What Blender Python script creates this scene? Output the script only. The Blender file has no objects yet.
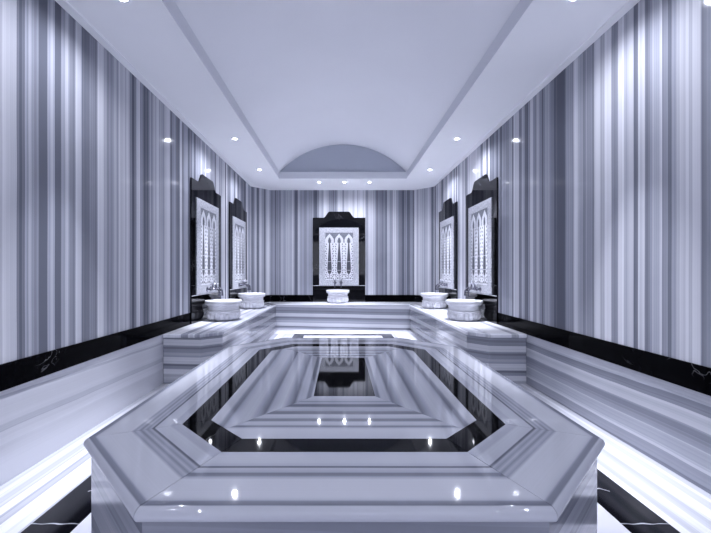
import bpy, bmesh, math, random
from mathutils import Vector, Matrix
random.seed(7)
S = bpy.context.scene
COL = S.collection
PI = math.pi

# ------------------------------------------------------------------ dimensions (metres)
CX = 0.05                       # middle of the room
XL, XR = -2.041, 2.141          # side walls
YF, YS, YB = -2.6, 8.54, 8.92   # rear wall, start of corner chamfer, far wall
CH = 0.385                      # corner chamfer
EYE, ZC = 1.29, 3.24
Z_BAND0, Z_BAND1 = 0.572, 0.733
Z_BENCH = 0.572
def mir(x): return 2 * CX - x

# ------------------------------------------------------------------ materials
class NT:
    def __init__(s, name):
        s.m = bpy.data.materials.new(name); s.m.use_nodes = True
        s.t = s.m.node_tree; s.t.nodes.clear()
        s.out = s.n('ShaderNodeOutputMaterial'); s.b = s.n('ShaderNodeBsdfPrincipled')
        s.l(s.b.outputs[0], s.out.inputs[0])
    def n(s, t, **k):
        x = s.t.nodes.new(t)
        for a, v in k.items(): setattr(x, a, v)
        return x
    def l(s, a, b): s.t.links.new(a, b)
    def put(s, sock, v):
        if hasattr(v, 'is_output'): s.l(v, sock)
        else: sock.default_value = v
    def math(s, op, a, b=0.0, c=0.0, clamp=False):
        x = s.n('ShaderNodeMath', operation=op, use_clamp=clamp)
        s.put(x.inputs[0], a); s.put(x.inputs[1], b); s.put(x.inputs[2], c)
        return x.outputs[0]
    def pos(s):
        return s.n('ShaderNodeTexCoord').outputs['Object']
    def dot(s, vec):
        x = s.n('ShaderNodeVectorMath', operation='DOT_PRODUCT')
        s.l(s.pos(), x.inputs[0]); x.inputs[1].default_value = vec
        return x.outputs['Value']
    def noise(s, scale, detail=2.0, rough=0.5, vec=None, dist=0.0):
        x = s.n('ShaderNodeTexNoise'); x.inputs['Scale'].default_value = scale
        x.inputs['Detail'].default_value = detail; x.inputs['Roughness'].default_value = rough
        x.inputs['Distortion'].default_value = dist
        s.l(vec if vec is not None else s.pos(), x.inputs['Vector'])
        return x.outputs['Fac']
    def noise1(s, w, scale, detail=2.0, rough=0.5):
        x = s.n('ShaderNodeTexNoise', noise_dimensions='1D'); s.l(w, x.inputs['W'])
        x.inputs['Scale'].default_value = scale; x.inputs['Detail'].default_value = detail
        x.inputs['Roughness'].default_value = rough
        return x.outputs['Fac']
    def cell(s, w, scale):
        x = s.n('ShaderNodeTexVoronoi', voronoi_dimensions='1D'); s.l(w, x.inputs['W'])
        x.inputs['Scale'].default_value = scale
        sp = s.n('ShaderNodeSeparateColor'); s.l(x.outputs['Color'], sp.inputs[0])
        return sp.outputs[0]
    def ramp(s, f, stops, interp='LINEAR'):
        x = s.n('ShaderNodeValToRGB'); x.color_ramp.interpolation = interp
        e = x.color_ramp.elements
        while len(e) < len(stops): e.new(0.5)
        for i, (p, c) in enumerate(stops):
            e[i].position = p
            e[i].color = (c, c, c, 1) if not isinstance(c, tuple) else (*c, 1)
        s.put(x.inputs[0], f)
        return x.outputs[0]
    def set(s, **k):
        names = {'color': 'Base Color', 'rough': 'Roughness', 'metal': 'Metallic', 'spec': 'Specular IOR Level', 'emit': 'Emission Color', 'estr': 'Emission Strength', 'coat': 'Coat Weight'}
        for a, v in k.items():
            if isinstance(v, tuple) and len(v) == 3: v = (*v, 1)
            s.put(s.b.inputs[names[a]], v)
        return s.m

def tint(g):            # grey level -> slightly violet-blue marble tone
    t = min(1.0, max(0.0, (g - .1) / .5))
    return (g * (.84 + .12 * t), g * (.90 + .07 * t), min(1, g * (1.14 - .10 * t)))

def striped(name, vec, scale=1.0, dark=0.145, light=0.70, seed=0.0, rough=0.12, warp=0.012, bias=0.0, spec=0.5, cloud=0.06):
    """Marmara-type marble: hard and soft grey bands across the direction vec."""
    t = NT(name)
    c = t.math('ADD', t.dot(vec), seed * 17.31)
    w = t.math('MULTIPLY', t.math('SUBTRACT', t.noise(0.9, 2), 0.5), warp)
    c = t.math('ADD', c, w)
    a = t.cell(c, 5.0 * scale); b = t.cell(c, 15.0 * scale); d = t.cell(c, 42.0 * scale)
    lo = t.noise1(c, 0.9 * scale, 1.0)
    fine = t.noise1(c, 70 * scale, 2.0, 0.6)
    v = t.math('ADD', t.math('MULTIPLY', a, 0.26), t.math('MULTIPLY', b, 0.45))
    v = t.math('ADD', v, t.math('MULTIPLY', d, 0.17))
    v = t.math('ADD', v, t.math('MULTIPLY', t.math('SUBTRACT', fine, 0.5), 0.20))
    v = t.math('ADD', v, t.math('MULTIPLY', t.math('SUBTRACT', lo, 0.5), 0.55))
    v = t.math('ADD', v, t.math('MULTIPLY', t.math('SUBTRACT', t.noise(3.0, 3), 0.5), cloud))
    v = t.math('ADD', v, bias)
    mid = dark + (light - dark) * 0.42
    col = t.ramp(v, [(0.18, tint(dark)), (0.44, tint(mid)), (0.62, tint(light * 0.86)), (0.82, tint(light))])
    return t.set(color=col, rough=rough, spec=spec)

def banded(name, vec, off, length, stops, rough=0.035, warp=0.006, soft=0.05):
    """Marble whose bands follow the distance from a slab edge."""
    t = NT(name)
    c = t.math('ADD', t.dot(vec), off)
    c = t.math('ADD', c, t.math('MULTIPLY', t.math('SUBTRACT', t.noise(1.3, 2), 0.5), warp))
    f = t.math('DIVIDE', c, length, clamp=True)
    r = t.ramp(f, [(p / length, tint(g * .80)) for p, g in stops])
    fine = t.math('MULTIPLY', t.math('SUBTRACT', t.noise1(c, 90, 3, 0.6), 0.5), soft * 2)
    cl = t.math('MULTIPLY', t.math('SUBTRACT', t.noise(2.2, 3), 0.5), soft * 2)
    k = t.math('ADD', t.math('ADD', fine, cl), 1.0)
    mx = t.n('ShaderNodeVectorMath', operation='SCALE'); t.l(r, mx.inputs[0]); t.l(k, mx.inputs['Scale'])
    return t.set(color=mx.outputs[0], rough=rough)  #banded

def black_marble(name, rough=0.06, veins=0.5, base=0.006, spec=.5):
    t = NT(name)
    n = t.noise(2.3, 4, 0.55, dist=0.7)
    d = t.math('ABSOLUTE', t.math('SUBTRACT', n, 0.5))
    line = t.ramp(d, [(0.0, 1.0), (0.006, 0.0)])
    gate = t.ramp(t.noise(1.7, 1), [(0.56, 0.0), (0.68, 1.0)])
    v = t.math('MULTIPLY', t.math('MULTIPLY', line, gate), veins)
    cl = t.ramp(t.noise(6, 4), [(0.4, 0.0), (0.8, 0.0015)])
    f = t.math('ADD', v, cl)
    col = t.ramp(f, [(0.0, (base, base, base * 1.6)), (1.0, (0.75, 0.75, 0.8))])
    return t.set(color=col, rough=rough, spec=spec)

def plain(name, c, rough=0.5, metal=0.0, var=0.05, scale=4.0, spec=0.5):
    t = NT(name)
    n = t.noise(scale, 3)
    col = t.ramp(n, [(0.25, tuple(x * (1 - var) for x in c)), (0.75, tuple(min(1, x * (1 + var)) for x in c))])
    return t.set(color=col, rough=rough, metal=metal, spec=spec)

def glow(name, c, strength):
    t = NT(name); return t.set(color=(1, 1, 1), emit=c, estr=strength)

M = {}
M['wall_side_l'] = striped('striped marble cladding left', (0, 1, 0), seed=1.0, rough=0.09, spec=0.05)
M['wall_side_r'] = striped('striped marble cladding right', (0, 1, 0), seed=4.3, rough=0.09, spec=0.05)
M['wall_end'] = striped('striped marble cladding end', (1, 0, 0), seed=2.2, rough=0.09, spec=0.05)
M['wall_diag_l'] = striped('striped marble corner left', (.707, .707, 0), seed=3.1, rough=0.09, spec=0.05)
M['wall_diag_r'] = striped('striped marble corner right', (.707, -.707, 0), seed=5.7, rough=0.09, spec=0.05)
M['dado_l'] = striped('striped marble dado left', (0, 0.03, 1), scale=0.6, seed=6.0, dark=0.2, light=0.66, rough=0.16, warp=0.05, bias=0.02)
M['dado_r'] = striped('striped marble dado right', (0, 0.01, 1), scale=0.6, seed=7.4, dark=0.2, light=0.66, rough=0.16, warp=0.05, bias=0.02)
M['bench_front'] = striped('striped marble bench front', (0.02, 0.03, 1), scale=1.0, seed=8.3, dark=0.14, light=0.68, rough=0.12, warp=0.02, bias=0.03)
M['bench_top_x'] = striped('striped marble bench seat', (1, 0.0, 0), scale=0.9, seed=9.9, dark=0.32, light=0.80, rough=0.1, bias=0.18)
M['bench_top_y'] = striped('striped marble far bench seat', (0, 1, 0), scale=0.9, seed=3.9, dark=0.3, light=0.80, rough=0.1, bias=0.12)
M['floor_x'] = striped('striped marble floor edge', (1, 0, 0), scale=1.0, seed=11.2, dark=0.34, light=0.84, rough=0.1, bias=0.12)
M['floor_y'] = striped('striped marble floor far edge', (0, 1, 0), scale=1.0, seed=12.2, dark=0.4, light=0.84, rough=0.1, bias=0.15)
M['floor_mid'] = plain('white marble floor', (0.70, 0.70, 0.76), 0.1, var=0.06, scale=1.5)
M['black'] = black_marble('black marble', 0.05, 0.3, .001, .02)
M['black_inlay'] = black_marble('polished black inlay', 0.04, 0.2, .001, .1)
M['black_floor'] = black_marble('black marble floor', 0.09, 0.5, .004, .4)
M['black_panel'] = black_marble('black granite panel', 0.035, 0.2, .0015, .4)
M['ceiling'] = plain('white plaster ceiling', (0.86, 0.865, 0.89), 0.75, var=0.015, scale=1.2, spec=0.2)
M['soffit'] = plain('white plaster with painted bounce light', (0.94, 0.945, 0.96), 0.75, var=0.015, scale=1.2, spec=0.2)  # whiter than the vault: bounce light from below put into the colour
M['lunette'] = plain('plaster lunette with painted shade', (0.50, 0.53, 0.60), 0.75, var=0.015, scale=1.2, spec=0.2)  # darker blue-grey stands in for the shade on the end walls of the vault
M['fascia'] = plain('plaster fascia with painted shade', (0.74, 0.75, 0.79), 0.75, var=0.015, scale=1.2, spec=0.2)  # same plaster, greyed to carry the shade on the inward faces
M['basin'] = plain('white marble basin', (0.62, 0.62, 0.66), 0.25, var=0.08, scale=7)
M['joint'] = plain('dark joint', (0.12, 0.12, 0.15), 0.7)
M['vein'] = plain('pale joint line', (0.5, 0.5, 0.55), 0.4)
M['chrome'] = plain('dark chrome', (0.22, 0.22, 0.26), 0.16, metal=1.0, var=0.15, scale=20)
M['ceramic'] = plain('bright chrome', (0.85, 0.85, 0.9), 0.14, metal=1.0)
M['ring'] = plain('white downlight ring', (0.8, 0.8, 0.85), 0.35)
M['lamp'] = glow('downlight lens', (0.93, 0.94, 1.0), 22)
M['slab_base'] = striped('striped marble slab base', (0.03, -0.05, 1), scale=0.8, seed=14.5, dark=0.22, light=0.52, rough=0.1, warp=0.03)
def relief_mat(name, lo, hi, rough=0.4):
    t = NT(name)
    n = t.noise(55, 4, 0.65)
    return t.set(color=t.ramp(n, [(0.35, tint(lo)), (0.62, tint(hi))]), rough=rough)
M['relief'] = relief_mat('speckled white marble', 0.24, 0.62)
M['relief_white'] = relief_mat('carved white marble', 0.5, 0.74)
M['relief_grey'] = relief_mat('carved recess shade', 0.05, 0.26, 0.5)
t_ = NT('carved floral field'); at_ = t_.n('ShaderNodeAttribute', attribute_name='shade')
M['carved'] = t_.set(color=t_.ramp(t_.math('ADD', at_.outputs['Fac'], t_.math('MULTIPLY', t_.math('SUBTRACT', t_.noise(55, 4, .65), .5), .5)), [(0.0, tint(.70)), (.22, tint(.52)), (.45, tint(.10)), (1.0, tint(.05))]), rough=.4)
M['cypress'] = relief_mat('grey stone inlay', 0.03, 0.09, 0.35)

# ------------------------------------------------------------------ mesh helpers
def link(name, bm, mats, parent=None, angle=35):
    bmesh.ops.recalc_face_normals(bm, faces=bm.faces)
    me = bpy.data.meshes.new(name); bm.to_mesh(me); bm.free()
    for m in (mats if isinstance(mats, (list, tuple)) else [mats]): me.materials.append(m)
    me.shade_smooth(); me.set_sharp_from_angle(angle=math.radians(angle))
    o = bpy.data.objects.new(name, me); COL.objects.link(o)
    if parent: o.parent = parent
    return o
def struct(name, bm, mats, angle=35):
    o = link(name, bm, mats, None, angle); o['kind'] = 'structure'; return o
def prism(bm, pts, z0, z1, mi=0):
    """extrude an XY polygon between two heights"""
    a = [bm.verts.new((x, y, z0)) for x, y in pts]; b = [bm.verts.new((x, y, z1)) for x, y in pts]
    fs = [bm.faces.new(b), bm.faces.new(a[::-1])]
    n = len(pts)
    for i in range(n): fs.append(bm.faces.new((a[i], a[(i+1) % n], b[(i+1) % n], b[i])))
    for f in fs: f.material_index = mi
    return fs
def slab_xz(bm, pts, y0, y1, mi=0):
    """extrude an XZ outline along Y"""
    a = [bm.verts.new((x, y0, z)) for x, z in pts]; b = [bm.verts.new((x, y1, z)) for x, z in pts]
    fs = [bm.faces.new(b), bm.faces.new(a[::-1])]
    n = len(pts)
    for i in range(n): fs.append(bm.faces.new((a[i], a[(i+1) % n], b[(i+1) % n], b[i])))
    for f in fs: f.material_index = mi
    return fs
def box(bm, x0, x1, y0, y1, z0, z1, mi=0):
    return prism(bm, [(x0, y0), (x1, y0), (x1, y1), (x0, y1)], z0, z1, mi)
def lathe(bm, prof, n=48, center=(0, 0, 0), wob=None, mi=0, axis='z'):
    rings = []
    for k, (r, z) in enumerate(prof):
        ring = []
        for i in range(n):
            a = 2 * PI * i / n
            rr = r * (1 + (wob(k, a) if wob else 0))
            p = Vector((rr * math.cos(a), rr * math.sin(a), z))
            if axis == 'y': p = Vector((p.x, -p.z, p.y))
            ring.append(bm.verts.new(p + Vector(center)))
        rings.append(ring)
    for A, B in zip(rings, rings[1:]):
        for i in range(n): 
            f = bm.faces.new((A[i], A[(i+1) % n], B[(i+1) % n], B[i])); f.material_index = mi
    for ring in (rings[0], rings[-1]):
        f = bm.faces.new(ring); f.material_index = mi
def tube(bm, path, rad, n=10, mi=0):
    path = [Vector(p) for p in path]
    if not isinstance(rad, (list, tuple)): rad = [rad] * len(path)
    rings = []; up = Vector((0.3, 0.2, 1)).normalized()
    for i, p in enumerate(path):
        d = (path[min(i+1, len(path)-1)] - path[max(i-1, 0)]).normalized()
        s = d.cross(up)
        if s.length < 1e-3: s = d.cross(Vector((1, 0, 0)))
        s.normalize(); u = s.cross(d).normalized()
        rings.append([bm.verts.new(p + rad[i] * (s * math.cos(2*PI*k/n) + u * math.sin(2*PI*k/n))) for k in range(n)])
    for A, B in zip(rings, rings[1:]):
        for i in range(n): bm.faces.new((A[i], A[(i+1) % n], B[(i+1) % n], B[i])).material_index = mi
    bm.faces.new(rings[0]); bm.faces.new(rings[-1])
def thing(name, label, cat, loc=(0, 0, 0), rz=0.0, group=None):
    o = bpy.data.objects.new(name, None); COL.objects.link(o); o.empty_display_size = 0.1
    o.location = loc; o.rotation_euler = (0, 0, rz)
    o['label'] = label; o['category'] = cat
    if group: o['group'] = group
    return o
def copy_tree(o, parent=None):
    c = o.copy(); COL.objects.link(c)
    if parent: c.parent = parent
    for ch in list(o.children): copy_tree(ch, c)
    return c

# ------------------------------------------------------------------ room shell
T = 0.15
bm = bmesh.new(); box(bm, XL - T, XL, YF, YS, Z_BAND1, ZC); struct('wall_left', bm, M['wall_side_l'])
bm = bmesh.new(); box(bm, XR, XR + T, YF, YS, Z_BAND1, ZC); struct('wall_right', bm, M['wall_side_r'])
CLx, CRx = XL + CH - 0.006, XR - CH
bm = bmesh.new(); box(bm, CLx, CRx, YB, YB + T, Z_BAND1, ZC); struct('wall_back', bm, M['wall_end'])
bm = bmesh.new(); prism(bm, [(XL, YS), (CLx, YB), (CLx, YB + T), (XL - T, YB + T), (XL - T, YS)], Z_BAND1, ZC); struct('wall_back_left', bm, M['wall_diag_l'])
bm = bmesh.new(); prism(bm, [(XR, YS), (XR + T, YS), (XR + T, YB + T), (CRx, YB + T), (CRx, YB)], Z_BAND1, ZC); struct('wall_back_right', bm, M['wall_diag_r'])
bm = bmesh.new(); box(bm, XL - T, XR + T, YF - T, YF, 0, ZC); struct('wall_front', bm, M['wall_end'])

# dados below the black band
bm = bmesh.new(); box(bm, XL - T, XL, YF, YS, 0, Z_BAND0); struct('baseboard_left', bm, M['dado_l'])
bm = bmesh.new(); box(bm, XR, XR + T, YF, YS, 0, Z_BAND0); struct('baseboard_right', bm, M['dado_r'])
bm = bmesh.new(); prism(bm, [(XL, YS), (CLx, YB), (CRx, YB), (XR, YS), (XR + T, YS), (XR + T, YB + T), (XL - T, YB + T), (XL - T, YS)], 0, Z_BAND0)
struct('baseboard_back', bm, M['bench_front'])

PANEL_W = 1.245
PY = (5.71, 7.47)          # wall fountain centres on the side walls
PXB = -0.035               # and on the far wall
hw = PANEL_W / 2
P = 0.010                  # band stands proud of the cladding
def band_side(name, xw, sgn):
    bm = bmesh.new()
    ys = [YF, PY[0] - hw, PY[0] + hw, PY[1] - hw, PY[1] + hw, YS]
    for a, b in ((ys[0], ys[1]), (ys[2], ys[3]), (ys[4], ys[5])):
        x0, x1 = sorted((xw - sgn * T, xw + sgn * P))
        box(bm, x0, x1, a, b, Z_BAND0, Z_BAND1)
    for a, b in ((ys[1], ys[2]), (ys[3], ys[4])):
        x0, x1 = sorted((xw - sgn * T, xw - sgn * 0.001))
        box(bm, x0, x1, a, b, Z_BAND0, Z_BAND1)
    struct(name, bm, M['black'])
band_side('trim_1', XL, 1); band_side('trim_2', XR, -1)
bm = bmesh.new()
for x0, x1 in ((CLx, PXB - hw), (PXB + hw, CRx)): box(bm, x0, x1, YB - P, YB + T, Z_BAND0, Z_BAND1)
box(bm, PXB - hw, PXB + hw, YB + .001, YB + T, Z_BAND0, Z_BAND1)
q = P * .707
prism(bm, [(XL + q, YS - q), (CLx + q, YB - q), (CLx + q, YB + T), (XL - T, YB + T), (XL - T, YS - q)], Z_BAND0, Z_BAND1)
prism(bm, [(XR - q, YS - q), (XR + T, YS - q), (XR + T, YB + T), (CRx - q, YB + T), (CRx - q, YB - q)], Z_BAND0, Z_BAND1)
struct('trim_3', bm, M['black'])

# floor: white marble, black border strip that follows walls and bench, striped slabs outside it
FO, FI = 1.63, 1.385              # border strip, half widths in the near part
FO2, FI2 = 1.00, 0.78             # and between the benches
YJ = 3.9
bm = bmesh.new()
def fl(x0, x1, y0, y1, mi): box(bm, x0, x1, y0, y1, -0.1, 0.0, mi)
fl(XL - T, CX - FO, YF - T, YJ, 0); fl(CX + FO, XR + T, YF - T, YJ, 0)
fl(CX - FI, CX + FI, YF - T, YJ - .25, 2)
fl(XL - T, CX - FO2, YJ, 7.76, 0); fl(CX + FO2, XR + T, YJ, 7.76, 0)
fl(XL - T, XR + T, 7.76, YB + T, 1)
fl(CX - FI2, CX + FI2, YJ - .25, 7.54, 2)
struct('floor', bm, [M['floor_x'], M['floor_y'], M['floor_mid']])
bm = bmesh.new()
ycuts = [YF - T, -.9, 0.5, 1.917, 3.3, YJ]
for s in (-1, 1):
    for a, b in zip(ycuts, ycuts[1:]):
        x0, x1 = sorted((CX + s * FI, CX + s * FO)); x0 = x0 if x0 > -9 else x0
        box(bm, x0, x1, a + .002, b - .002, -0.1, 0.0)
    x0, x1 = sorted((CX + s * FI2, CX + s * FI)); box(bm, x0, x1, YJ - .25, YJ, -0.1, 0)
    x0, x1 = sorted((CX + s * FI2, CX + s * FO2)); box(bm, x0, x1, YJ, 7.76, -0.1, 0)
box(bm, CX - FI2, CX + FI2, 7.54, 7.76, -0.1, 0)
struct('trim_4', bm, M['black_floor'])
# pale vein-like joint lines crossing the black floor strip
bm = bmesh.new()
for s in (-1, 1):
    for y in ycuts[1:-1]:
        n = 14; top = []; bot = []
        for i in range(n + 1):
            x = CX + s * (FI + (FO - FI) * i / n)
            w = 0.0016 + 0.004 * math.exp(-((i - 6.5) / 2.2) ** 2) * (0.6 + 0.4 * random.random())
            yy = y + 0.003 * math.sin(i * 1.1 + s)
            top.append((x, yy + w)); bot.append((x, yy - w))
        prism(bm, top + bot[::-1], -0.02, 0.0006)
    pts = []
    a0 = Vector((CX + s * 1.405, 2.12)); 
    cur = [(0, 0), (.012, .05), (.04, .085), (.085, .09), (.125, .06)]
    up = [(CX + s * (1.405 + px), 2.14 + py + .004) for px, py in cur]; dn = [(CX + s * (1.405 + px), 2.14 + py - .004) for px, py in cur]
    prism(bm, up + dn[::-1], -0.02, 0.0006)
struct('trim_5', bm, M['vein'])

# ceiling: soffit with a rectangular opening, fascia, barrel vault with end lunettes
OX0, OX1, OY0, OY1 = CX - 1.335, CX + 1.335, -1.3, 7.87
bm = bmesh.new()
ex0, ex1, ey0, ey1 = XL - T, XR + T, YF - T, YB + T
def quad(*p, mi=1):
    f = bm.faces.new([bm.verts.new(v) for v in p]); f.material_index = mi; return f
z = ZC
quad((ex0, ey0, z), (OX0, ey0, z), (OX0, ey1, z), (ex0, ey1, z))
quad((OX1, ey0, z), (ex1, ey0, z), (ex1, ey1, z), (OX1, ey1, z))
quad((OX0, ey0, z), (OX1, ey0, z), (OX1, OY0, z), (OX0, OY0, z))
quad((OX0, OY1, z), (OX1, OY1, z), (OX1, ey1, z), (OX0, ey1, z))
ZF = ZC + 0.14; LT = 0.012          # the fascia is a thin upstand; the vault runs down behind it
half0 = (OX1 - OX0) / 2 + LT + .004; rise = 0.595
R = (half0 ** 2 + rise ** 2) / (2 * rise); zc = ZF + rise - R
ZT = ZC + 0.015; half = math.sqrt(R * R - (ZT - zc) ** 2)
vx0, vx1, vy0, vy1 = CX - half, CX + half, OY0 - .06, OY1 + .06
def rect(a, b, c, d): return [(a, c), (b, c), (b, d), (a, d)]
c0 = rect(OX0, OX1, OY0, OY1); c1 = rect(OX0 - LT, OX1 + LT, OY0 - LT, OY1 + LT); c2 = rect(vx0, vx1, vy0, vy1)
for i in range(4):
    j = (i + 1) % 4
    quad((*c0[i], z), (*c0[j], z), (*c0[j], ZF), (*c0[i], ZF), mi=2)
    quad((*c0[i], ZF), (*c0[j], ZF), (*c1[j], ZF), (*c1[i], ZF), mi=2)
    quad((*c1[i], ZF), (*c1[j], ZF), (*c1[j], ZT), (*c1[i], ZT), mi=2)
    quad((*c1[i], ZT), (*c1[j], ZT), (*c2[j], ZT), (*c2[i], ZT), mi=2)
amax = math.asin(half / R); NV = 44
arc = [(CX + R * math.sin(-amax + 2 * amax * i / NV), zc + R * math.cos(-amax + 2 * amax * i / NV)) for i in range(NV + 1)]
A = [bm.verts.new((x, vy0, zz)) for x, zz in arc]; B = [bm.verts.new((x, vy1, zz)) for x, zz in arc]
for i in range(NV): bm.faces.new((A[i], A[i+1], B[i+1], B[i]))
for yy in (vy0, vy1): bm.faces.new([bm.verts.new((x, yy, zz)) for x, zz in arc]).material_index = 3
bmesh.ops.remove_doubles(bm, verts=bm.verts, dist=1e-4)
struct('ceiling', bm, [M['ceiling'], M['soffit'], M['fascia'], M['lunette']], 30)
# slim plaster cornice where soffit meets walls
bm = bmesh.new(); cz = ZC - 0.014; cw = 0.07
box(bm, XL, XL + cw, YF, YS, cz, ZC); box(bm, XR - cw, XR, YF, YS, cz, ZC); box(bm, CLx, CRx, YB - cw, YB, cz, ZC)
prism(bm, [(XL, YS), (XL + cw, YS), (XL + cw, YS - .002), (CLx + .002, YB - cw), (CLx, YB)], cz, ZC)
prism(bm, [(XR, YS), (CRx, YB), (CRx - .002, YB - cw), (XR - cw, YS - .002), (XR - cw, YS)], cz, ZC)
struct('trim_6', bm, M['soffit'])

# ------------------------------------------------------------------ heated octagonal slab
SX, SY0, SY1, SC = 0.015, 1.05, 3.79, 0.449
SW, ST = 1.043, 0.623
oct_ = [(SX - SW + SC, SY0), (SX + SW - SC, SY0), (SX + SW, SY0 + SC), (SX + SW, SY1 - SC),
        (SX + SW - SC, SY1), (SX - SW + SC, SY1), (SX - SW, SY1 - SC), (SX - SW, SY0 + SC)]
def edge_n(i):
    a, b = Vector(oct_[i]), Vector(oct_[(i+1) % 8]); d = (b - a).normalized()
    return Vector((-d.y, d.x))         # inward normal (counter-clockwise outline)
def ofs(i, d):
    """octagon corner i moved inwards by d"""
    n0, n1 = edge_n((i - 1) % 8), edge_n(i); p = Vector(oct_[i])
    k = (n0 + n1) / (1 + n0.dot(n1))
    return p + k * d
root = thing('heated_slab', 'large octagonal striped marble platform with black inlays in the middle of the floor', 'marble slab', (SX, (SY0 + SY1) / 2, 0))
RO = Vector(root.location)
def sub(name, bm, mat, parent=root, angle=35):
    for v in bm.verts: v.co -= RO
    return link(name, bm, mat, parent, angle)
DB, DI = 0.337, 0.447
bm = bmesh.new(); prism(bm, [tuple(ofs(i, 0.025)) for i in range(8)], 0, ST - 0.046)
sub('slab_base', bm, M['slab_base'])
bm = bmesh.new(); prism(bm, [tuple(ofs(i, 0.06)) for i in range(8)], ST - 0.046, ST - 0.026)
sub('mortar_bed', bm, M['joint'])
border_stops = [(0, .62), (.016, .60), (.021, .24), (.036, .30), (.044, .58), (.06, .66), (.155, .66), (.166, .38), (.178, .50), (.19, .30), (.200, .52), (.212, .34), (.224, .50), (.231, .16), (.236, .14), (.240, .56), (.29, .60), (.30, .50), (.337, .56)]
border_front = [(0, .62), (.016, .60), (.021, .22), (.037, .28), (.046, .56), (.06, .66), (.15, .66), (.165, .50), (.176, .24), (.190, .22), (.197, .46), (.221, .54), (.227, .16), (.233, .16), (.238, .50), (.262, .60), (.30, .62), (.337, .58)]
def border(i):
    r = 0.023; prof = [(DB - .001, ST), (r + .004, ST), (r, ST)]
    for k in range(1, 13):
        a = PI / 2 + PI * k / 12; prof.append((r + r * math.cos(a), ST - r + r * math.sin(a)))
    prof += [(0.04, ST - .046), (0.05, ST - .024), (DB - .001, ST - .024)]
    bm = bmesh.new(); rows = []
    for d, zz in prof:
        a, b = ofs(i, d), ofs((i+1) % 8, d); t = (b - a).normalized() * 0.0012
        rows.append((bm.verts.new((*(a + t), zz)), bm.verts.new((*(b - t), zz))))
    n = len(rows)
    for k in range(n): bm.faces.new((rows[k][0], rows[k][1], rows[(k+1) % n][1], rows[(k+1) % n][0]))
    bm.faces.new([q[0] for q in rows]); bm.faces.new([q[1] for q in rows][::-1])
    nn = edge_n(i); off = -nn.dot(Vector(oct_[i]) - Vector((RO.x, RO.y)))
    m = banded('banded marble border %d' % i, (nn.x, nn.y, 0), off, DB, border_front if i in (0, 4) else border_stops)
    return sub('border_slab', bm, m, angle=25)
for i in range(8): border(i)
for i in range(8):
    bm = bmesh.new(); g = .0012
    a, b, c, d = ofs(i, DB), ofs((i+1) % 8, DB), ofs((i+1) % 8, DI), ofs(i, DI)
    t = (b - a).normalized() * g; n_ = edge_n(i) * .0005
    prism(bm, [tuple(a + t + n_), tuple(b - t + n_), tuple(c - t - n_), tuple(d + t - n_)], ST - .024, ST)
    sub('black_inlay', bm, M['black_inlay'])
# inner field: four mitred slabs round a black rectangle
rx0, rx1, ry0, ry1 = SX + .006 - .164, SX + .006 + .164, 2.008, 2.90
inn = [ofs(i, DI) for i in range(8)]
mids = {'fr': (inn[1] + inn[2]) / 2, 'br': (inn[3] + inn[4]) / 2, 'bl': (inn[5] + inn[6]) / 2, 'fl': (inn[7] + inn[0]) / 2}
V = Vector
fstops = [(0, .62), (.088, .64), (.104, .52), (.112, .24), (.124, .26), (.135, .52), (.165, .56), (.178, .22), (.198, .22), (.215, .50), (.248, .56), (.262, .18), (.285, .20), (.305, .46), (.34, .54), (.358, .18), (.382, .20), (.398, .52), (.41, .54), (.422, .28), (.44, .54), (.50, .60)]
sstops = [(0, .62), (.045, .62), (.06, .30), (.075, .22), (.09, .44), (.12, .56), (.165, .58), (.19, .42), (.225, .18), (.24, .48), (.29, .62), (.315, .40), (.345, .18), (.36, .50), (.395, .54), (.405, .24), (.42, .26), (.43, .58), (.45, .64)]
def field(pts, n, p0, stops, L):
    c = sum(pts, V((0, 0))) / len(pts)
    bm = bmesh.new(); prism(bm, [tuple(p + (c - p).normalized() * .0015) for p in pts], ST - .024, ST)
    off = -n.dot(p0 - V((RO.x, RO.y)))
    sub('field_slab', bm, banded('banded marble field %.2f %.2f' % (n.x, n.y), (n.x, n.y, 0), off, L, stops, warp=.01))
field([mids['fl'], inn[0], inn[1], mids['fr'], V((rx1, ry0)), V((rx0, ry0))], V((0, 1)), inn[0], fstops, .504)
field([mids['fr'], inn[2], inn[3], mids['br'], V((rx1, ry1)), V((rx1, ry0))], V((-1, 0)), inn[2], sstops, .45)
field([mids['br'], inn[4], inn[5], mids['bl'], V((rx0, ry1)), V((rx1, ry1))], V((0, -1)), inn[4], fstops, .504)
field([mids['bl'], inn[6], inn[7], mids['fl'], V((rx0, ry0)), V((rx0, ry1))], V((1, 0)), inn[6], sstops, .45)
bm = bmesh.new(); box(bm, rx0 + .001, rx1 - .001, ry0 + .001, ry1 - .001, ST - .024, ST); sub('center_inlay', bm, M['black_panel'])

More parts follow.
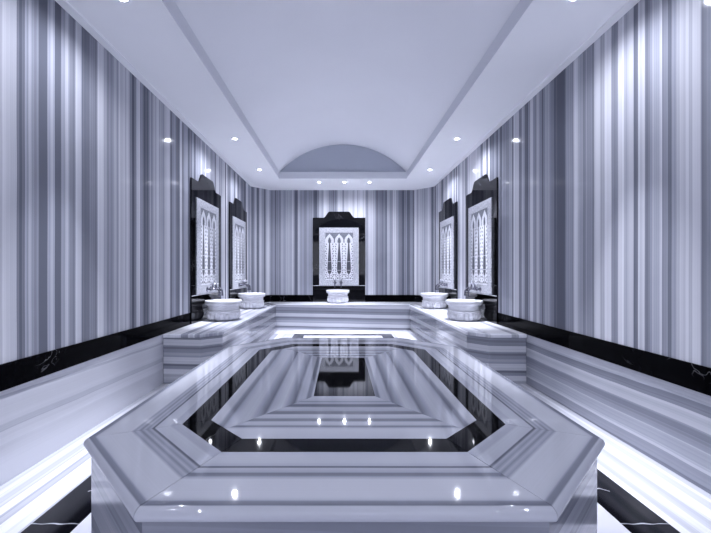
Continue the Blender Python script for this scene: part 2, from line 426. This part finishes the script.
# ------------------------------------------------------------------ U-shaped bench
bench = thing('marble_bench', 'long U-shaped striped marble bench carrying the basins along the far walls', 'bench')
BX, BN, BY = -1.40, 4.29, 8.2
g = 0.006
def polyL(o):   # o: set-back of the faces
    return [(XL + g, BN + o), (-1.611 + o * .4, BN + o), (BX - o, BN + .21 + o * .4), (BX - o, BY + o), (-1.79, 8.78), (XL + g, YS - .004)]
def polyB(o):
    return [(BX - o, BY + o), (mir(BX) + o, BY + o), (mir(-1.79), 8.78), (CRx, YB - g * 1.5), (CLx, YB - g * 1.5), (-1.79, 8.78)]
def mirror(p): return [(mir(x), y) for x, y in p][::-1]
for pts, m in ((polyL, 'x'), (polyB, 'y'), (lambda o: mirror(polyL(o)), 'x')):
    bm = bmesh.new(); prism(bm, pts(0.018), 0, Z_BENCH - .045); link('bench_base', bm, M['bench_front'], bench)
    bm = bmesh.new(); prism(bm, pts(0.0), Z_BENCH - .045, Z_BENCH)
    ed = []
    for e in bm.edges:
        a, b = e.verts[0].co, e.verts[1].co
        if abs(a.z - b.z) > 1e-4: continue
        def inner(v): return (XL + .05 < v.x < XR - .05) and v.y < 8.3
        near = (abs(a.y - BN) < .01 and abs(b.y - BN) < .01)
        if (inner(a) and inner(b)) or near: ed.append(e)
    bmesh.ops.bevel(bm, geom=ed, offset=.016, segments=6, profile=.5, affect='EDGES')
    link('bench_top', bm, M['bench_top_' + m], bench, 8)

# ------------------------------------------------------------------ wall fountain panels (built facing -Y, base on the bench)
panel = thing('fountain_panel', 'black arched stone surround with white carved panel on the far end wall', 'wall panel', (PXB, YB, Z_BENCH), 0, 'black arched fountain panels')
H1, H2 = 1.995, 2.14
prof = [(-hw, .002), (hw, .002), (hw, H1), (.30 * PANEL_W, H1)]
def shoulder(s, rev):
    p = []
    for k in range(0, 9):
        t = k / 8; x = .295 - (.295 - .18) * t; zz = H1 + (H2 - H1) * (t + .10 * math.sin(2 * PI * t) * -1)
        p.append((s * x * PANEL_W, zz))
    return p[::-1] if rev else p
prof = [(-hw, .002), (hw, .002), (hw, H1)] + shoulder(1, False) + shoulder(-1, True) + [(-hw, H1)]
bm = bmesh.new(); slab_xz(bm, prof, -0.022, -0.001); link('black_surround', bm, M['black_panel'], panel, 50)
RW, RZ0, RZ1 = .468, .393, 1.757
bm = bmesh.new(); box(bm, -hw, hw, -.026, -.021, RZ0 - .014, RZ0 - .005); link('sill_strip', bm, M['relief_white'], panel)
bm = bmesh.new()
yf = -.034
box(bm, -RW, RW, yf, -.021, RZ0, RZ1)
rel = link('relief_slab', bm, M['relief'], panel)
k = .00303
def rx(x): return (x - 187) * k
def rz(y): return RZ0 + (497 - y) * k
# pierced spandrels behind the three pointed arches
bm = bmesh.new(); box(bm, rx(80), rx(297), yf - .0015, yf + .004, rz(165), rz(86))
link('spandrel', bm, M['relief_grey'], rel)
cxs = [113, 188, 263]
for c in cxs:
    bm = bmesh.new()
    out = [(-33, 165), (-33, 140), (-25, 122), (-12, 108), (0, 94), (12, 108), (25, 122), (33, 140), (33, 165)]
    inn_ = [(13, 165), (13, 146), (8, 132), (0, 122), (-8, 132), (-13, 146), (-13, 165)]
    slab_xz(bm, [(rx(c + x), rz(y)) for x, y in out + inn_], yf - .006, yf + .002)
    link('pointed_arch', bm, M['relief_white'], rel)
    bm = bmesh.new()
    sh = [(0, 116, 1.0), (0, 140, 3), (0, 170, 5), (0, 210, 7), (0, 250, 10), (0, 300, 13.5), (0, 345, 16), (0, 375, 17), (0, 393, 15), (0, 403, 10), (0, 409, 4), (0, 412, 2.2), (0, 450, 2.2)]
    slab_xz(bm, [(rx(c - w), rz(y)) for _, y, w in sh] + [(rx(c + w), rz(y)) for _, y, w in sh[::-1]], yf - .004, yf + .002)
    link('cypress_inlay', bm, M['cypress'], rel)
    for y in (312, 380):
        bm = bmesh.new(); box(bm, rx(c - 24), rx(c + 24), yf - .0055, yf + .002, rz(y + 1.3), rz(y - 1.3)); link('cross_strip', bm, M['relief_white'], rel)

    
# carved field: one surface, cut back where leaves, rosettes and scrolls are drawn
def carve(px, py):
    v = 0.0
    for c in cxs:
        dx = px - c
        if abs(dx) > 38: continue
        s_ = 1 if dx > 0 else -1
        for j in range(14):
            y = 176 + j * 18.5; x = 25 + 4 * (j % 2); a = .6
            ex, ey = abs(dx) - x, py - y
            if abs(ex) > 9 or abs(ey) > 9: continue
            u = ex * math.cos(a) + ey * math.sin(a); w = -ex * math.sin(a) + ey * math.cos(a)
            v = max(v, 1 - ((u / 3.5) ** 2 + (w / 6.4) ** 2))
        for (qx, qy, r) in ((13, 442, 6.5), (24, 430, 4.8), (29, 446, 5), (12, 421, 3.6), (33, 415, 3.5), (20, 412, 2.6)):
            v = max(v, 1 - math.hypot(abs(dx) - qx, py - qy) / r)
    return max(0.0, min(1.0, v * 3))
NXg, NYg = 150, 150
bm = bmesh.new(); lay = bm.verts.layers.float.new('shade'); G = []
for j in range(NYg + 1):
    row = []
    for i in range(NXg + 1):
        px = 80 + 217 * i / NXg; py = 165 + 290 * j / NYg
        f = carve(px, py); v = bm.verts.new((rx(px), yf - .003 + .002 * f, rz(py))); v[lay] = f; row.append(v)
    G.append(row)
for j in range(NYg):
    for i in range(NXg): bm.faces.new((G[j][i], G[j+1][i], G[j+1][i+1], G[j][i+1]))
link('carved_field', bm, M['carved'], rel)

# ------------------------------------------------------------------ washbasin (kurna)
basin = thing('washbasin', 'small round fluted white marble basin on the far bench under the end wall panel', 'basin', (-.06, YB - 0.299, Z_BENCH), 0, 'round marble washbasins on the bench')
BR, BH = .266, .292
def flute(k, a):
    if k in (0,): return .02 * math.cos(18 * a)
    if k in (1, 2, 3, 4): return .085 * abs(math.cos(9 * a)) - .06
    return 0
prof = [(.178, 0.0), (.212, .014), (.234, .045), (.240, .085), (.230, .118),
        (.222, .130), (.224, .180), (.226, .205), (.228, .225), (.205, .232), (.18, .225), (.165, .16), (.13, .10), (.06, .075), (.01, .07)]
bm = bmesh.new(); lathe(bm, prof, 108, wob=flute); link('bowl', bm, M['basin'], basin, 60)
bm = bmesh.new(); lathe(bm, [(.205, .126), (.230, .124), (.242, .135), (.239, .147), (.228, .153), (.205, .152)], 72)
link('belt_moulding', bm, M['basin'], basin, 60)
# projecting rim as a closed ring
bm = bmesh.new()
rp = [(.198, .222), (.232, .218), (.254, .230), (BR, .244), (BR, BH - .008), (.260, BH), (.212, BH), (.204, BH - .01)]
n = 72; rings = []
for r, zz in rp: rings.append([bm.verts.new((r * math.cos(2*PI*i/n), r * math.sin(2*PI*i/n), zz)) for i in range(n)])
for j in range(len(rp)):
    A_, B_ = rings[j], rings[(j+1) % len(rp)]
    for i in range(n): bm.faces.new((A_[i], A_[(i+1) % n], B_[(i+1) % n], B_[i]))
link('rim', bm, M['basin'], basin, 50)

# ------------------------------------------------------------------ taps (built facing -Y)
def make_tap(label, loc):
    t = thing('tap', label, 'tap', loc, 0, 'metal taps over the basins')
    bm = bmesh.new(); lathe(bm, [(.030, 0), (.030, .006), (.022, .012), (.013, .02), (.013, .03)], 24, axis='y'); link('wall_flange', bm, M['chrome'], t)
    bm = bmesh.new(); tube(bm, [(0, -.025, 0), (0, -.05, 0), (0, -.075, .002), (0, -.088, .0)], [.011, .014, .018, .012], 14)
    link('valve_body', bm, M['chrome'], t, 50); bm = bmesh.new()
    tube(bm, [(0, -.066, .0), (0, -.066, .03), (0, -.066, .055)], [.017, .012, .008], 14); link('valve_stem', bm, M['chrome'], t, 50)
    bm = bmesh.new(); pth = [(0, -.08, 0)]
    for j in range(11):
        a = PI / 2 - (PI * .5) * j / 10; pth.append((0, -.10 - .045 * math.cos(a), -.035 + .045 * math.sin(a)))
    pth += [(0, -.146, -.06), (0, -.146, -.085)]
    tube(bm, pth, [.010] * (len(pth) - 2) + [.011, .014], 12); link('spout', bm, M['chrome'], t, 50)
    for a in (0, PI / 2):
        bm = bmesh.new(); d = V((math.cos(a + .6), math.sin(a + .6), 0)) * .034; c = V((0, -.066, .062))
        tube(bm, [c - d, c - d * .6, c, c + d * .6, c + d], [.009, .006, .007, .006, .009], 10); link('handle_bar', bm, M['ceramic'], t, 50)
    bm = bmesh.new(); lathe(bm, [(.004, .058), (.012, .062), (.015, .074), (.010, .088), (.003, .092)], 16, center=(0, -.066, 0)); link('handle_knob', bm, M['ceramic'], t, 50)
    return t
TZ = Z_BENCH + .452; TO = .0368
tap0 = make_tap('left metal tap over the basin on the far end wall', (-.06 - .072, YB - TO, TZ))
tap0.scale = (1.25, 1.25, 1.25)
o = copy_tree(tap0); o.location = (-.06 + .072, YB - TO, TZ); o['label'] = 'right metal tap over the basin on the far end wall'

places = [(XL, PY[0], PI/2, 1, 'left wall, nearer to the viewer', 'nearer'), (XL, PY[1], PI/2, 1, 'left wall, nearer to the far corner', 'farther'),
          (XR, PY[0], -PI/2, -1, 'right wall, nearer to the viewer', 'nearer'), (XR, PY[1], -PI/2, -1, 'right wall, nearer to the far corner', 'farther')]
for xw, y, rzz, s, txt, nf in places:
    side = 'left' if s > 0 else 'right'
    p = copy_tree(panel); p.location = (xw, y, Z_BENCH); p.rotation_euler = (0, 0, rzz)
    p['label'] = 'black arched stone surround with white carved panel on ' + txt
    b = copy_tree(basin); b.location = (xw + s * 0.299, y - .12, Z_BENCH)
    b['label'] = '%s of the two fluted white basins on the %s bench' % (nf, side)
    for d, w in ((-.072, 'near'), (.072, 'far')):
        t = copy_tree(tap0); t.location = (xw + s * TO, y + d, TZ); t.rotation_euler = (0, 0, rzz)
        t['label'] = '%sside metal tap above the %s basin on the %s bench' % (w, nf, side)

# ------------------------------------------------------------------ recessed downlights
dl = thing('ceiling_downlight', 'left of the three small round downlights in the far soffit', 'ceiling light', (CX + .03 - .545, 8.17, ZC), 0, 'small recessed ceiling downlights')
bm = bmesh.new()
n = 28; rr = [(.030, -.001), (.030, -.007), (.042, -.008), (.047, -.001)]
rings = [[bm.verts.new((r * math.cos(2*PI*i/n), r * math.sin(2*PI*i/n), zz)) for i in range(n)] for r, zz in rr]
for A_, B_ in zip(rings, rings[1:]):
    for i in range(n): bm.faces.new((A_[i], A_[(i+1) % n], B_[(i+1) % n], B_[i]))
link('trim_ring', bm, M['ring'], dl)
bm = bmesh.new(); lathe(bm, [(.0300, -.001), (.0295, -.005), (.02, -.006), (.004, -.0065)], 24); link('lens', bm, M['lamp'], dl)
def spot(loc, power, ang=160, blend=1.0, core=6.5):
    L = bpy.data.lights.new('downlight_beam', 'SPOT'); L.energy = power; L.spot_size = math.radians(ang); L.spot_blend = blend
    L.shadow_soft_size = .022; L.color = (0.85, 0.88, 1.0)
    o = bpy.data.objects.new('downlight_beam', L); COL.objects.link(o); o.location = (loc[0], loc[1], loc[2] - .03)
    L.shadow_soft_size = .016; L2 = L.copy(); L2.energy = power * core; L2.spot_size = math.radians(44); L2.spot_blend = 1.0; L.energy = power * .48
    o2 = bpy.data.objects.new('downlight_core', L2); COL.objects.link(o2); o2.location = o.location
    return o
SPW = 50
spot(dl.location, SPW * .6)
lx, rx_ = CX - 1.60, CX + 1.66
spots = [((CX + .035, 8.17), 'middle of the three small round downlights in the far soffit', .9),
         ((CX + .03 + .55, 8.17), 'right of the three small round downlights in the far soffit', .6)]
for yy, nm in ((7.17, 'nearest the far left corner'), (5.5, 'beside the nearer arched panel')):
    spots.append(((lx, yy), 'small round downlight in the left soffit, ' + nm.replace('far left', 'far'), 1.0))
    spots.append(((rx_, yy), 'small round downlight in the right soffit, ' + nm.replace('far left', 'far'), 1.0))
spots.append(((lx, 2.67), 'small round downlight in the left soffit at the top edge of the picture', .85))
spots.append(((rx_ - .05, 2.66), 'small round downlight in the right soffit at the top edge of the picture', .85))
for (x, y), lab, w in spots:
    c = copy_tree(dl); c.location = (x, y, ZC); c['label'] = lab; spot((x, y, ZC), SPW * w, core=4.0 if y < 3 else 2.6 if w == .9 else 4.4)
for y in (-0.1, -1.5):                      # the same row goes on behind the viewer
    for x in (lx, rx_): spot((x, y, ZC), SPW * .6)

# unseen area lamp added behind the viewer as soft ambient fill
L = bpy.data.lights.new('fill_light', 'AREA'); L.shape = 'RECTANGLE'; L.size = 3.2; L.size_y = 1.8; L.energy = 9; L.color = (.80, .84, 1.0)
o = bpy.data.objects.new('fill_light', L); COL.objects.link(o); o.location = (CX, -2.3, 2.0); o.rotation_euler = (math.radians(97), 0, 0)
# dim bluish world background
W = bpy.data.worlds.new('world'); S.world = W; W.use_nodes = True
W.node_tree.nodes['Background'].inputs[0].default_value = (.5, .55, .7, 1); W.node_tree.nodes['Background'].inputs[1].default_value = .2

# ------------------------------------------------------------------ camera
cam = bpy.data.cameras.new('camera'); cam.sensor_width = 36; cam.lens = 36 * 375 / 711
cam.shift_x = (355.5 - 340.5) / 711; cam.shift_y = (271.5 - 266.5) / 711
cam.clip_start = .02
co = bpy.data.objects.new('camera', cam); COL.objects.link(co); co.location = (0, 0, EYE); co.rotation_euler = (PI / 2, 0, 0)
S.camera = co
S.view_settings.view_transform = 'Standard'
S.view_settings.look = 'None'
S.view_settings.exposure = 1.75
S.view_settings.gamma = 1.0
S.cycles.max_bounces = 10; S.cycles.diffuse_bounces = 6; S.cycles.glossy_bounces = 5
S.cycles.sample_clamp_indirect = 6; S.cycles.caustics_reflective = False
